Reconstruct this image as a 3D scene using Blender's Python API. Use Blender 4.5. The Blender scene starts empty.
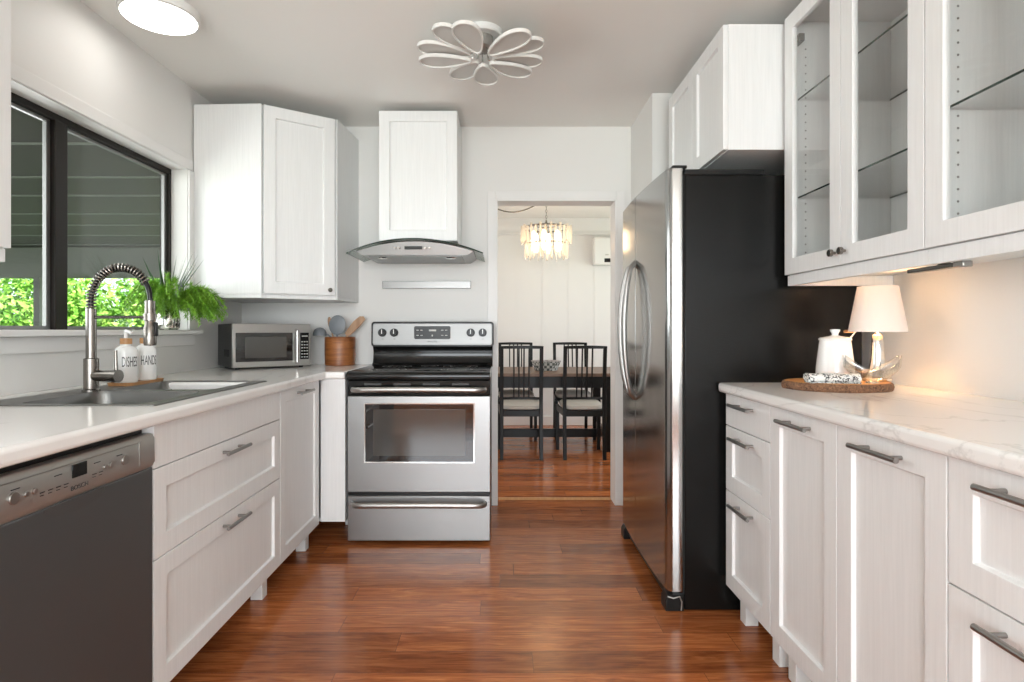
import bpy, bmesh, math, random
from mathutils import Vector, Matrix
random.seed(7)
S = bpy.context.scene
COL = S.collection
PI = math.pi

# ------------------------------------------------------------------ camera, world, lights, exposure
CZ = 1.135
cam = bpy.data.cameras.new('camera'); cam.sensor_width = 36; cam.lens = 580/1024*36
cam.shift_x = 10/1024; cam.shift_y = -11/1024; cam.clip_start = .02
co = bpy.data.objects.new('camera', cam); COL.objects.link(co)
co.location = (0, 0, CZ); co.rotation_euler = (PI/2, 0, 0); S.camera = co

S.view_settings.view_transform = 'Standard'; S.view_settings.look = 'None'
S.view_settings.gamma = 1; S.view_settings.use_curve_mapping = False
S.view_settings.exposure = 1.0

w = bpy.data.worlds.new('sky'); S.world = w; w.use_nodes = True
bg = w.node_tree.nodes['Background']; bg.inputs[0].default_value = (.78, .88, 1, 1); bg.inputs[1].default_value = 1.3

def lamp(name, kind, loc, rot, energy, color=(1, 1, 1), **kw):
    l = bpy.data.lights.new(name, kind); l.energy = energy; l.color = color
    for k, v in kw.items(): setattr(l, k, v)
    o = bpy.data.objects.new(name, l); COL.objects.link(o)
    o.location = loc; o.rotation_euler = rot; return o
sun_dir = Vector((-.62, .42, -.66))
so = lamp('sun', 'SUN', (0, 0, 8), (0, 0, 0), 5.0, (1, .96, .88), angle=.02)
so.rotation_euler = sun_dir.to_track_quat('-Z', 'Y').to_euler()
# daylight at the side and dining windows, plus added fill lamps
lamp('added_rear_fill', 'AREA', (-.1, -2.96, 1.45), (PI/2, 0, 0), 100, (.92, .965, 1), shape='RECTANGLE', size=2.7, size_y=1.9)  # large area lamp added behind the camera to fill the kitchen
lamp('daylight_side_window', 'AREA', (-2.75, 2.2, 1.55), (PI/2, 0, -PI/2), 30, (.96, .98, 1), shape='RECTANGLE', size=2.6, size_y=1.5)
lamp('daylight_dining_window', 'AREA', (2.46, 5.5, 1.45), (PI/2, 0, PI/2), 14, (.97, .98, 1), shape='RECTANGLE', size=1.8, size_y=1.5)
lamp('unseen_dining_fill', 'AREA', (-1.64, 5.4, 1.3), (PI/2, 0, -PI/2), 10, (1, .98, .95), shape='RECTANGLE', size=1.6, size_y=1.9)  # unseen area lamp before the solid left dining wall, no door there

# ------------------------------------------------------------------ materials
MATS = {}
def N(nt, t, **kw):
    n = nt.nodes.new(t)
    for k, v in kw.items(): setattr(n, k, v)
    return n
def base(name, col=(.8, .8, .8), rough=.5, metal=0, **inp):
    m = bpy.data.materials.new(name); m.use_nodes = True
    b = m.node_tree.nodes['Principled BSDF']
    b.inputs['Base Color'].default_value = (*col, 1); b.inputs['Roughness'].default_value = rough
    b.inputs['Metallic'].default_value = metal
    for k, v in inp.items(): b.inputs[k].default_value = v
    MATS[name] = m
    return m, m.node_tree, b
def coords(nt, scale=(1, 1, 1), rot=(0, 0, 0), kind='Object'):
    tc = N(nt, 'ShaderNodeTexCoord'); mp = N(nt, 'ShaderNodeMapping')
    mp.inputs['Scale'].default_value = scale; mp.inputs['Rotation'].default_value = rot
    nt.links.new(tc.outputs[kind], mp.inputs[0]); return mp.outputs[0]
def noise(nt, vec, scale=5, detail=4, rough=.5, dist=0):
    n = N(nt, 'ShaderNodeTexNoise'); n.inputs['Scale'].default_value = scale
    n.inputs['Detail'].default_value = detail; n.inputs['Roughness'].default_value = rough
    n.inputs['Distortion'].default_value = dist
    nt.links.new(vec, n.inputs['Vector']); return n.outputs['Fac']
def ramp(nt, fac, stops):
    r = N(nt, 'ShaderNodeValToRGB'); e = r.color_ramp.elements
    while len(e) < len(stops): e.new(.5)
    for i, (p, c) in enumerate(stops): e[i].position = p; e[i].color = (*c, 1)
    nt.links.new(fac, r.inputs[0]); return r.outputs[0]
def bump(nt, b, h, strength=.2, dist=.01):
    n = N(nt, 'ShaderNodeBump'); n.inputs['Strength'].default_value = strength; n.inputs['Distance'].default_value = dist
    nt.links.new(h, n.inputs['Height']); nt.links.new(n.outputs[0], b.inputs['Normal'])
def mixc(nt, f, a, c, blend='MIX'):
    m = N(nt, 'ShaderNodeMix', data_type='RGBA', blend_type=blend)
    if isinstance(f, float): m.inputs[0].default_value = f
    else: nt.links.new(f, m.inputs[0])
    for i, v in ((6, a), (7, c)):
        if isinstance(v, tuple): m.inputs[i].default_value = (*v, 1)
        else: nt.links.new(v, m.inputs[i])
    return m.outputs[2]

m, nt, b = base('wall_paint', (.80, .79, .765), .55)
bump(nt, b, noise(nt, coords(nt), 90, 2), .05, .002)
m, nt, b = base('ceiling_paint', (.90, .885, .85), .7)
bump(nt, b, noise(nt, coords(nt), 140, 2), .08, .002)
base('trim_paint', (.82, .81, .79), .4)
# grained white cabinet foil
m, nt, b = base('cabinet_white', (.8, .8, .78), .38)
v = coords(nt, (60, 60, 2.2)); f = noise(nt, v, 1.6, 6, .65, .6)
c = ramp(nt, f, [(.3, (.80, .805, .80)), (.62, (.855, .86, .855))])
nt.links.new(c, b.inputs['Base Color']); bump(nt, b, f, .10, .002)
base('cabinet_inside', (.82, .81, .78), .5)
# marble worktop
m, nt, b = base('marble_top', (.85, .85, .84), .16)
v = coords(nt, (1, .45, 1), (0, 0, .5))
f = noise(nt, v, 2.2, 8, .55, 1.2)
vein = ramp(nt, f, [(.0, (.90, .89, .87)), (.488, (.90, .89, .87)), (.5, (.74, .73, .71)), (.512, (.90, .89, .87)), (1, (.87, .865, .85))])
f2 = noise(nt, v, 1.1, 5, .5, .5)
nt.links.new(mixc(nt, ramp(nt, f2, [(.42, (0, 0, 0)), (.6, (1, 1, 1))]), (.89, .88, .86), vein), b.inputs['Base Color'])
# wood floor
m, nt, b = base('wood_floor', (.3, .12, .05), .2)
v0 = coords(nt); sp = N(nt, 'ShaderNodeSeparateXYZ'); nt.links.new(v0, sp.inputs[0])
dvd = N(nt, 'ShaderNodeMath', operation='DIVIDE'); dvd.inputs[1].default_value = .128; nt.links.new(sp.outputs[1], dvd.inputs[0])
flr = N(nt, 'ShaderNodeMath', operation='FLOOR'); nt.links.new(dvd.outputs[0], flr.inputs[0])
wn = N(nt, 'ShaderNodeTexWhiteNoise', noise_dimensions='1D'); nt.links.new(flr.outputs[0], wn.inputs['W'])
adx = N(nt, 'ShaderNodeMath', operation='MULTIPLY_ADD'); adx.inputs[1].default_value = 3.7; nt.links.new(wn.outputs['Value'], adx.inputs[0]); nt.links.new(sp.outputs[0], adx.inputs[2])
cb0 = N(nt, 'ShaderNodeCombineXYZ'); nt.links.new(adx.outputs[0], cb0.inputs[0]); nt.links.new(sp.outputs[1], cb0.inputs[1]); nt.links.new(sp.outputs[2], cb0.inputs[2]); v = cb0.outputs[0]
br = N(nt, 'ShaderNodeTexBrick'); nt.links.new(v, br.inputs['Vector'])
br.offset = 0.0; br.offset_frequency = 2; br.squash = 1
for k, val in (('Scale', 1.0), ('Mortar Size', .0008), ('Mortar Smooth', .1), ('Bias', 0), ('Brick Width', 1.22), ('Row Height', .128)): br.inputs[k].default_value = val
br.inputs['Color1'].default_value = (0, 0, 0, 1); br.inputs['Color2'].default_value = (1, 1, 1, 1); br.inputs['Mortar'].default_value = (.5, .5, .5, 1)
sep = N(nt, 'ShaderNodeSeparateColor'); nt.links.new(br.outputs['Color'], sep.inputs[0])
# per-board shift of the grain
comb = N(nt, 'ShaderNodeCombineXYZ'); mul = N(nt, 'ShaderNodeMath', operation='MULTIPLY'); mul.inputs[1].default_value = 9
nt.links.new(sep.outputs[0], mul.inputs[0]); nt.links.new(mul.outputs[0], comb.inputs[2])
vs = N(nt, 'ShaderNodeVectorMath', operation='ADD'); nt.links.new(coords(nt, (1.5, 15, 1)), vs.inputs[0]); nt.links.new(comb.outputs[0], vs.inputs[1])
g = noise(nt, vs.outputs[0], 2.0, 9, .66, 1.6)
vs2 = N(nt, 'ShaderNodeVectorMath', operation='ADD'); nt.links.new(coords(nt, (3, 90, 1)), vs2.inputs[0]); nt.links.new(comb.outputs[0], vs2.inputs[1])
g2 = noise(nt, vs2.outputs[0], 1.5, 4, .6, .4)
cg = ramp(nt, g, [(.22, (.15, .043, .014)), (.42, (.34, .098, .030)), (.55, (.47, .155, .048)), (.74, (.66, .26, .092))])
cg = mixc(nt, g2, cg, (.12, .038, .015), 'MIX') if False else cg
tone = ramp(nt, sep.outputs[0], [(0, (.66, .62, .58)), (1, (1.2, 1.2, 1.2))])
cc = mixc(nt, 1.0, cg, tone, 'MULTIPLY')
fine = ramp(nt, g2, [(.3, (.74, .71, .69)), (.6, (1.06, 1.06, 1.06))])
cc = mixc(nt, 1.0, cc, fine, 'MULTIPLY')
cc = mixc(nt, br.outputs['Fac'], cc, (.09, .035, .016))
nt.links.new(cc, b.inputs['Base Color'])
rr = N(nt, 'ShaderNodeMapRange'); rr.inputs[3].default_value = .13; rr.inputs[4].default_value = .24
nt.links.new(g, rr.inputs[0]); nt.links.new(rr.outputs[0], b.inputs['Roughness'])
inv = N(nt, 'ShaderNodeMath', operation='SUBTRACT'); inv.inputs[0].default_value = 1; nt.links.new(br.outputs['Fac'], inv.inputs[1])
bump(nt, b, inv.outputs[0], .25, .002)

def steel(name, col, rough, sc):
    m, nt, b = base(name, col, rough, 1)
    f = noise(nt, coords(nt, sc), 1.5, 5, .6)
    r = N(nt, 'ShaderNodeMapRange'); r.inputs[3].default_value = rough*.75; r.inputs[4].default_value = rough*1.3
    nt.links.new(f, r.inputs[0]); nt.links.new(r.outputs[0], b.inputs['Roughness'])
    bump(nt, b, f, .012, .0005)
steel('brushed_steel', (.42, .41, .395), .36, (2, 2, 220))
steel('steel_door', (.30, .302, .298), .34, (2, 2, 200))
steel('panel_steel', (.25, .25, .245), .42, (2, 2, 200))
steel('fridge_steel', (.42, .425, .42), .15, (2, 2, 200))
steel('sink_steel', (.20, .198, .19), .38, (3, 160, 3))
steel('dark_steel', (.20, .197, .19), .32, (3, 3, 160))
base('fridge_edge', (.62, .61, .59), .4, 1)
base('chrome', (.72, .71, .69), .12, 1)
base('nickel', (.24, .222, .20), .27, 1)
base('gunmetal', (.36, .35, .335), .28, 1)
m, nt, b = base('panel_silver', (.42, .41, .39), .4, .75)
m, nt, b = base('dishwasher_grey', (.10, .105, .107), .42, .5)
base('black_gloss', (.006, .006, .006), .09, 0, **{'Specular IOR Level': .3})
base('black_plastic', (.012, .012, .012), .3, 0, **{'Specular IOR Level': .3})
base('oven_glass', (.006, .006, .006), .04, 0, **{'Specular IOR Level': .8})
base('oven_window', (.055, .052, .047), .06, 0, **{'Specular IOR Level': .8})
base('white_plastic', (.82, .82, .80), .3)
base('white_ceramic', (.85, .85, .83), .18)
base('ink', (.05, .05, .05), .5)
base('pale_print', (.55, .55, .52), .5)
base('grey_silicone', (.20, .22, .24), .45)
base('frame_bronze', (.014, .010, .008), .5, 0, **{'Specular IOR Level': .3})
base('frame_alu', (.28, .28, .27), .4, .8)
base('glass_edge', (.02, .045, .035), .1)
base('slot_grey', (.06, .06, .058), .6)
base('void', (.01, .01, .01), .9)
# pebbled black fridge side
m, nt, b = base('fridge_black', (.006, .006, .0056), .25, 0, **{'Specular IOR Level': .25})
vv = N(nt, 'ShaderNodeTexVoronoi'); vv.inputs['Scale'].default_value = 190
nt.links.new(coords(nt), vv.inputs['Vector']); bump(nt, b, vv.outputs['Distance'], .2, .001)
def wood(name, c1, c2, sc, rough=.5, dist=.6):
    m, nt, b = base(name, c1, rough)
    f = noise(nt, coords(nt, sc), 1.6, 6, .6, dist)
    nt.links.new(ramp(nt, f, [(.3, c1), (.68, c2)]), b.inputs['Base Color']); bump(nt, b, f, .12, .002)
wood('acacia', (.16, .048, .014), (.46, .17, .05), (3, 3, 26), .4)
wood('bamboo', (.42, .20, .075), (.56, .30, .13), (50, 3, 3), .45)
wood('spoon_wood', (.36, .20, .11), (.52, .33, .2), (30, 30, 3), .6)
wood('table_oak', (.115, .065, .04), (.22, .13, .085), (2, 25, 2), .42)
wood('slice_wood', (.50, .20, .05), (.72, .36, .12), (4, 22, 4), .5)
wood('bark', (.03, .014, .009), (.34, .17, .09), (60, 60, 60), .9, 1.5)
base('chair_black', (.006, .006, .006), .32, 0, **{'Specular IOR Level': .22})
m, nt, b = base('seat_linen', (.52, .49, .44), .9)
bump(nt, b, noise(nt, coords(nt), 300, 2), .2, .002)
m, nt, b = base('leaf_green', (.06, .22, .02), .5)
f = noise(nt, coords(nt), 22, 3)
nt.links.new(ramp(nt, f, [(.35, (.10, .26, .012)), (.65, (.28, .54, .05))]), b.inputs['Base Color'])
base('leaf_dark', (.035, .09, .03), .4)
m, nt, b = base('hedge_leaf', (.2, .5, .04), .5)
f = noise(nt, coords(nt), 3.5, 4)
nt.links.new(ramp(nt, f, [(.32, (.08, .26, .03)), (.5, (.30, .62, .08)), (.7, (.62, .85, .22))]), b.inputs['Base Color'])
base('bark_grey', (.12, .09, .07), .8)
base('lawn', (.12, .25, .05), .9)
base('concrete', (.4, .39, .37), .8)
m, nt, b = base('porch_paint', (.115, .102, .098), .7)
base('porch_batten', (.34, .34, .32), .6)
base('porch_beam', (.40, .37, .36), .7)
m, nt, b = base('mercury_glass', (.75, .74, .70), .12, 1)
f = noise(nt, coords(nt), 55, 3)
nt.links.new(ramp(nt, f, [(.42, (.10, .11, .08)), (.56, (.85, .84, .78))]), b.inputs['Base Color'])
m, nt, b = base('printed_cloth', (.8, .78, .75), .9)
f = noise(nt, coords(nt, (1, 1, 1)), 70, 1, .4, 2)
nt.links.new(ramp(nt, f, [(.54, (.80, .79, .76)), (.58, (.06, .06, .06))]), b.inputs['Base Color'])
m, nt, b = base('basket_weave', (.35, .36, .33), .7)
ck = N(nt, 'ShaderNodeTexChecker'); ck.inputs['Scale'].default_value = 38
ck.inputs[1].default_value = (.5, .5, .47, 1); ck.inputs[2].default_value = (.08, .09, .08, 1)
nt.links.new(coords(nt), ck.inputs['Vector']); nt.links.new(ck.outputs[0], b.inputs['Base Color'])

def emis(name, col, st):
    m, nt, b = base(name, col, .5)
    b.inputs['Emission Color'].default_value = (*col, 1); b.inputs['Emission Strength'].default_value = st
emis('lamp_diffuser', (1, .97, .93), 4.5)
emis('warm_bulb', (1, .60, .30), 95)
emis('prism_bulb', (1, .72, .46), 3.6)
base('petal_acrylic', (.62, .61, .58), .4)
base('led_ring', (.80, .79, .76), .35)
# thin glass: clear with a fresnel reflection
def thin(name, tint, ior=1.45, rough=0.0):
    m = bpy.data.materials.new(name); m.use_nodes = True; nt = m.node_tree; nt.nodes.clear()
    o = N(nt, 'ShaderNodeOutputMaterial'); mx = N(nt, 'ShaderNodeMixShader'); fr = N(nt, 'ShaderNodeMapRange'); lw = N(nt, 'ShaderNodeLayerWeight'); pw = N(nt, 'ShaderNodeMath', operation='POWER'); pw.inputs[1].default_value = 5
    t = N(nt, 'ShaderNodeBsdfTransparent'); g = N(nt, 'ShaderNodeBsdfGlossy')
    f0 = ((ior-1)/(ior+1))**2; lw.inputs[0].default_value = .5; nt.links.new(lw.outputs['Facing'], pw.inputs[0]); nt.links.new(pw.outputs[0], fr.inputs[0]); fr.inputs[3].default_value = f0; fr.inputs[4].default_value = .75; t.inputs[0].default_value = (*tint, 1); g.inputs['Roughness'].default_value = rough
    nt.links.new(fr.outputs[0], mx.inputs[0]); nt.links.new(t.outputs[0], mx.inputs[1]); nt.links.new(g.outputs[0], mx.inputs[2])
    nt.links.new(mx.outputs[0], o.inputs[0]); MATS[name] = m
thin('window_glass', (.95, .95, .94)); thin('cabinet_glass', (.995, 1, .995), 1.35); thin('smoke_glass', (.62, .66, .63), 1.5)
thin('dish_glass', (.86, .88, .88), 2.2, .12); thin('prism_glass', (.97, .93, .86), 1.9, .1)
pm = bpy.data.materials.new('prism_glass'); pm.use_nodes = True; nt = pm.node_tree; nt.nodes.clear()
o = N(nt, 'ShaderNodeOutputMaterial'); m1 = N(nt, 'ShaderNodeMixShader'); m1.inputs[0].default_value = .5; m2 = N(nt, 'ShaderNodeMixShader'); m2.inputs[0].default_value = .15
t = N(nt, 'ShaderNodeBsdfTransparent'); l_ = N(nt, 'ShaderNodeBsdfTranslucent'); l_.inputs[0].default_value = (.98, .92, .82, 1)
g = N(nt, 'ShaderNodeBsdfGlossy'); g.inputs['Roughness'].default_value = .12
nt.links.new(t.outputs[0], m1.inputs[1]); nt.links.new(l_.outputs[0], m1.inputs[2]); nt.links.new(m1.outputs[0], m2.inputs[1]); nt.links.new(g.outputs[0], m2.inputs[2]); nt.links.new(m2.outputs[0], o.inputs[0])
MATS['prism_glass'] = pm
# lampshade: fabric that lets light through
m = bpy.data.materials.new('shade_fabric'); m.use_nodes = True; nt = m.node_tree; nt.nodes.clear()
o = N(nt, 'ShaderNodeOutputMaterial'); mx = N(nt, 'ShaderNodeMixShader'); mx.inputs[0].default_value = .065
d = N(nt, 'ShaderNodeBsdfDiffuse'); d.inputs[0].default_value = (.86, .78, .72, 1)
t = N(nt, 'ShaderNodeBsdfTranslucent'); t.inputs[0].default_value = (.95, .86, .78, 1)
nt.links.new(d.outputs[0], mx.inputs[1]); nt.links.new(t.outputs[0], mx.inputs[2]); nt.links.new(mx.outputs[0], o.inputs[0])
MATS['shade_fabric'] = m

# ------------------------------------------------------------------ building helpers
def thing(name, label=None, cat=None, loc=(0, 0, 0), rz=0, group=None, kind=None):
    o = bpy.data.objects.new(name, None); COL.objects.link(o); o.empty_display_size = .05
    o.location = loc; o.rotation_euler = (0, 0, rz)
    tag(o, label, cat, group, kind); return o
def tag(o, label=None, cat=None, group=None, kind=None):
    for k, v in (('label', label), ('category', cat), ('group', group), ('kind', kind)):
        if v: o[k] = v
    return o
class MB:
    def __init__(s): s.v = []; s.f = []
    def add(s, vs, fs):
        n = len(s.v); s.v += [tuple(p) for p in vs]; s.f += [tuple(i+n for i in f) for f in fs]; return s
    def box(s, x0, x1, y0, y1, z0, z1, M=None):
        vs = [Vector((x, y, z)) for x in (x0, x1) for y in (y0, y1) for z in (z0, z1)]
        if M: vs = [M @ p for p in vs]
        return s.add(vs, [(0, 1, 3, 2), (4, 6, 7, 5), (0, 4, 5, 1), (2, 3, 7, 6), (0, 2, 6, 4), (1, 5, 7, 3)])
    def loft(s, loops, cap0=True, cap1=True, close=False):
        n = len(loops[0]); vs = [p for l in loops for p in l]; fs = []
        for a in range(len(loops)-1 + (1 if close else 0)):
            c = (a+1) % len(loops)
            for i in range(n): j = (i+1) % n; fs.append((a*n+i, a*n+j, c*n+j, c*n+i))
        if cap0 and not close: fs.append(tuple(reversed(range(n))))
        if cap1 and not close: fs.append(tuple(range((len(loops)-1)*n, len(loops)*n)))
        return s.add(vs, fs)
    def tube(s, pts, r, n=10, closed=False, flat=1.0):
        pts = [Vector(p) for p in pts]; loops = []; up = None; L = len(pts)
        for i, p in enumerate(pts):
            a = pts[(i-1) % L] if (i or closed) else p; c = pts[(i+1) % L] if (i < L-1 or closed) else p
            t = (c-a).normalized()
            if up is None:
                up = Vector((0, 0, 1)) if abs(t.z) < .9 else Vector((0, 1, 0))
            u = (up - t*up.dot(t)).normalized(); w_ = t.cross(u); up = u
            rr = r[i] if isinstance(r, (list, tuple)) else r
            loops.append([p + (u*math.cos(k*2*PI/n) + w_*math.sin(k*2*PI/n)*flat)*rr for k in range(n)])
        return s.loft(loops, close=closed)
    def lathe(s, prof, c=(0, 0), n=32, ex=1, ey=1):
        loops = [[(c[0]+max(r, 1e-4)*ex*math.cos(k*2*PI/n), c[1]+max(r, 1e-4)*ey*math.sin(k*2*PI/n), z) for k in range(n)] for r, z in prof]
        return s.loft(loops)
    def disc_y(s, x, z, r, y0, y1, n=20):       # short cylinder along y
        return s.loft([[(x+r*math.cos(k*2*PI/n), y, z+r*math.sin(k*2*PI/n)) for k in range(n)] for y in (y0, y1)])
    def prism(s, poly, a, b_, axis='y'):        # polygon extruded along an axis
        def P(u, v, t): return (u, t, v) if axis == 'y' else ((t, u, v) if axis == 'x' else (u, v, t))
        return s.loft([[P(u, v, t) for u, v in poly] for t in (a, b_)])
    def cells(s, us, vs_, hole, w0, w1, P):     # plate on a grid with holes
        def on(i, j): return 0 <= i < len(us)-1 and 0 <= j < len(vs_)-1 and (i, j) not in hole
        idx = {}; V = []; F = []
        def g(i, j, k):
            if (i, j, k) not in idx: idx[(i, j, k)] = len(V); V.append(P(us[i], vs_[j], (w0, w1)[k]))
            return idx[(i, j, k)]
        for i in range(len(us)-1):
            for j in range(len(vs_)-1):
                if not on(i, j): continue
                F.append((g(i, j, 1), g(i+1, j, 1), g(i+1, j+1, 1), g(i, j+1, 1)))
                F.append((g(i, j, 0), g(i, j+1, 0), g(i+1, j+1, 0), g(i+1, j, 0)))
                for di, dj, a, c in ((-1, 0, (i, j+1), (i, j)), (1, 0, (i+1, j), (i+1, j+1)), (0, -1, (i, j), (i+1, j)), (0, 1, (i+1, j+1), (i, j+1))):
                    if not on(i+di, j+dj): F.append((g(*a, 0), g(*c, 0), g(*c, 1), g(*a, 1)))
        return s.add(V, F)
    def build(s, name, mat, parent=None, bev=0, smooth=False, fix=True, seg=2):
        me = bpy.data.meshes.new(name); me.from_pydata([tuple(p) for p in s.v], [], s.f)
        if fix:
            bm = bmesh.new(); bm.from_mesh(me); bmesh.ops.recalc_face_normals(bm, faces=bm.faces); bm.to_mesh(me); bm.free()
        me.materials.append(MATS[mat])
        o = bpy.data.objects.new(name, me); COL.objects.link(o); o.parent = parent
        if bev:
            bv = o.modifiers.new('bevel', 'BEVEL'); bv.width = bev; bv.segments = seg; bv.limit_method = 'ANGLE'; bv.angle_limit = .7
        if smooth or bev:
            for p in me.polygons: p.use_smooth = True
            if hasattr(me, 'set_sharp_from_angle'): me.set_sharp_from_angle(angle=.65)
        return o
def struct(o): o['kind'] = 'structure'; return o
def text_mesh(txt, size, name, mat, parent, M, wrap=None, ex=.0004, sx=1.0):
    cu = bpy.data.curves.new('t', 'FONT'); cu.body = txt; cu.size = size; cu.align_x = 'CENTER'; cu.align_y = 'CENTER'; cu.extrude = ex
    to = bpy.data.objects.new('t', cu); COL.objects.link(to); bpy.context.view_layer.update()
    me = bpy.data.meshes.new_from_object(to.evaluated_get(bpy.context.evaluated_depsgraph_get()))
    bpy.data.objects.remove(to); me.name = name; me.materials.clear(); me.materials.append(MATS[mat])
    for v in me.vertices:
        p = Vector((v.co.x*sx, v.co.y, v.co.z))
        if wrap:
            R, a0 = wrap; a = a0 + p.x/R
            v.co = M @ Vector((R*math.cos(a)*(1+p.z/R), R*math.sin(a)*(1+p.z/R), p.y))
        else: v.co = M @ p
    o = bpy.data.objects.new(name, me); COL.objects.link(o); o.parent = parent; return o
UP = Matrix(((1, 0, 0, 0), (0, 0, -1, 0), (0, 1, 0, 0), (0, 0, 0, 1)))     # text standing up, facing -y
def copy_tree(o, parent=None):
    c = o.copy(); COL.objects.link(c); c.parent = parent
    for ch in list(o.children): copy_tree(ch, c)
    return c
def rrect(cx, cy, hx, hy, r, z, n=6):
    out = []
    for qx, qy, a0 in ((1, 1, 0), (-1, 1, PI/2), (-1, -1, PI), (1, -1, 1.5*PI)):
        for k in range(n+1):
            a = a0 + k*PI/2/n
            out.append((cx+qx*(hx-r)+r*math.cos(a), cy+qy*(hy-r)+r*math.sin(a), z))
    return out

# ------------------------------------------------------------------ the rooms
XL, XR, YB, YF, ZC = -1.69, 1.54, 3.765, -2.9, 2.455
DXL, DXR, DYB = -1.69, 2.4, 6.93
TH = .14
struct(MB().box(XL-TH, DXR+TH, YF-TH, DYB+TH, -.12, 0).build('floor', 'wood_floor'))
struct(MB().box(XL-TH, DXR+TH, YF-TH, DYB+TH, ZC, ZC+.15).build('ceiling', 'ceiling_paint'))
struct(MB().box(XL-.6, DXR+2.6, YF-3.2, DYB+.6, ZC+.16, ZC+.26).build('trim_roof_sun_block', 'porch_paint'))  # unseen slab, its overhang added to keep sun out of the rear opening
WY0, WY1, WZ0, WZ1 = 1.58, 3.115, 1.115, 1.997
PX = lambda u, v, t: (t, u, v)
PY = lambda u, v, t: (u, t, v)
struct(MB().cells([YF-TH, WY0, WY1, YB+.0], [0, WZ0, WZ1, ZC], {(1, 1)}, XL-TH, XL, PX).build('wall_left', 'wall_paint'))
struct(MB().box(XR, XR+TH, YF-TH, YB, 0, ZC).build('wall_right', 'wall_paint'))
DX0, DX1, DZ = -.040, .742, 1.981
struct(MB().cells([XL-TH, DX0, DX1, DXR], [0, DZ, ZC], {(1, 0)}, YB, YB+TH, PY).build('wall_back', 'wall_paint'))
struct(MB().cells([XL-TH, -1.5, 1.3, DXR+TH], [0, .5, 2.2, ZC], {(1, 1)}, YF-TH, YF, PY).build('wall_front', 'wall_paint'))
struct(MB().box(.838, XR, 3.235, YB, 0, ZC).build('wall_bulkhead', 'wall_paint'))
struct(MB().cells([YB+TH, 4.6, 6.4, DYB], [0, .7, 2.1, ZC], {(1, 1)}, DXR, DXR+TH, PX).build('wall_dining_right', 'wall_paint'))
struct(MB().box(DXL-TH, DXL, YB+TH, DYB, 0, ZC).build('wall_dining_left', 'wall_paint'))
m_ = MB(); m_.box(DXL-TH, DXR+TH, DYB, DYB+TH, 0, ZC)
x = DXL
while x < DXR: m_.box(x, x+.006, DYB-.004, DYB, .1, ZC-.12); x += .31
struct(m_.build('wall_dining_back', 'wall_paint'))
struct(MB().box(DXL, DXR, DYB-.03, DYB-.0045, 0, .11).build('baseboard_dining', 'trim_paint', None, .004))
m_ = MB().prism([(DYB-.01, ZC-.13), (DYB, ZC-.13), (DYB, ZC), (DYB-.09, ZC), (DYB-.08, ZC-.02), (DYB-.03, ZC-.06)], DXL, DXR, 'x')
struct(m_.build('trim_crown', 'trim_paint', None, .004))
struct(MB().box(DXL, DXR, DYB-.02, DYB-.0045, 2.27, 2.29).build('trim_picture_rail', 'trim_paint', None, .003))
# doorway casing and threshold
cw = .052
m_ = MB()
m_.box(DX0-cw, DX0, YB-.016, YB-.001, 0, DZ+cw); m_.box(DX1, DX1+cw, YB-.016, YB-.001, 0, DZ+cw); m_.box(DX0, DX1, YB-.016, YB-.001, DZ, DZ+cw)
m_.box(DX0-.002, DX0+.012, YB-.016, YB+TH, 0, DZ-.0); m_.box(DX1-.012, DX1+.002, YB-.016, YB+TH, 0, DZ); m_.box(DX0+.012, DX1-.012, YB-.016, YB+TH, DZ-.012, DZ+.002)
struct(m_.build('trim_doorway', 'trim_paint', None, .0025))
struct(MB().prism([(YB+TH-.03, 0), (YB+TH-.02, .009), (YB+TH+.0, .009), (YB+TH+.01, 0)], DX0+.014, DX1-.014, 'x').build('trim_threshold', 'bamboo'))
# window opposite the sink
wroot = thing('window_1', None, None, (XL-.085, WY0, WZ0), kind='structure')
W, H = WY1-WY0, WZ1-WZ0
fr = MB()
for a in ((0, W, 0, .022), (0, W, H-.03, H), (0, .03, 0, H), (W-.022, W, 0, H)): fr.box(-.05, .0, a[0], a[1], a[2], a[3])
mid = 2.33-WY0
fr.box(-.045, .006, mid-.033, mid+.033, .02, H-.028)
f_ = fr.build('window_frame', 'frame_bronze', wroot, .002); f_['kind'] = 'structure'
sa = MB()
for y0, y1 in ((.03, mid-.033), (mid+.033, W-.022)):
    sa.cells([y0, y0+.016, y1-.02, y1], [.02, .036, H-.042, H-.03], {(1, 1)}, -.03, -.014, PX)
f_ = sa.build('window_sash', 'frame_alu', wroot, .001); f_['kind'] = 'structure'
gl = MB()
for y0, y1 in ((.04, mid-.045), (mid+.045, W-.035)): gl.box(-.024, -.020, y0, y1, .03, H-.036)
f_ = gl.build('window_pane', 'window_glass', wroot); f_['kind'] = 'structure'
struct(MB().box(XL-.085, -1.618, 1.3, 3.148, 1.112, 1.136).build('trim_window_sill', 'trim_paint', None, .004))
struct(MB().box(XL, XL+.018, -.5, 3.16, 1.052, 1.111).build('trim_sill_apron', 'trim_paint', None, .002))
m_ = MB().box(XL, XL+.012, 3.118, 3.165, 1.137, 1.995)
struct(m_.build('trim_window_side', 'trim_paint', None, .002))
struct(MB().box(XL, XL+.006, -.5, 3.165, 2.0, 2.055).build('trim_window_head', 'trim_paint', None, .002))
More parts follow.
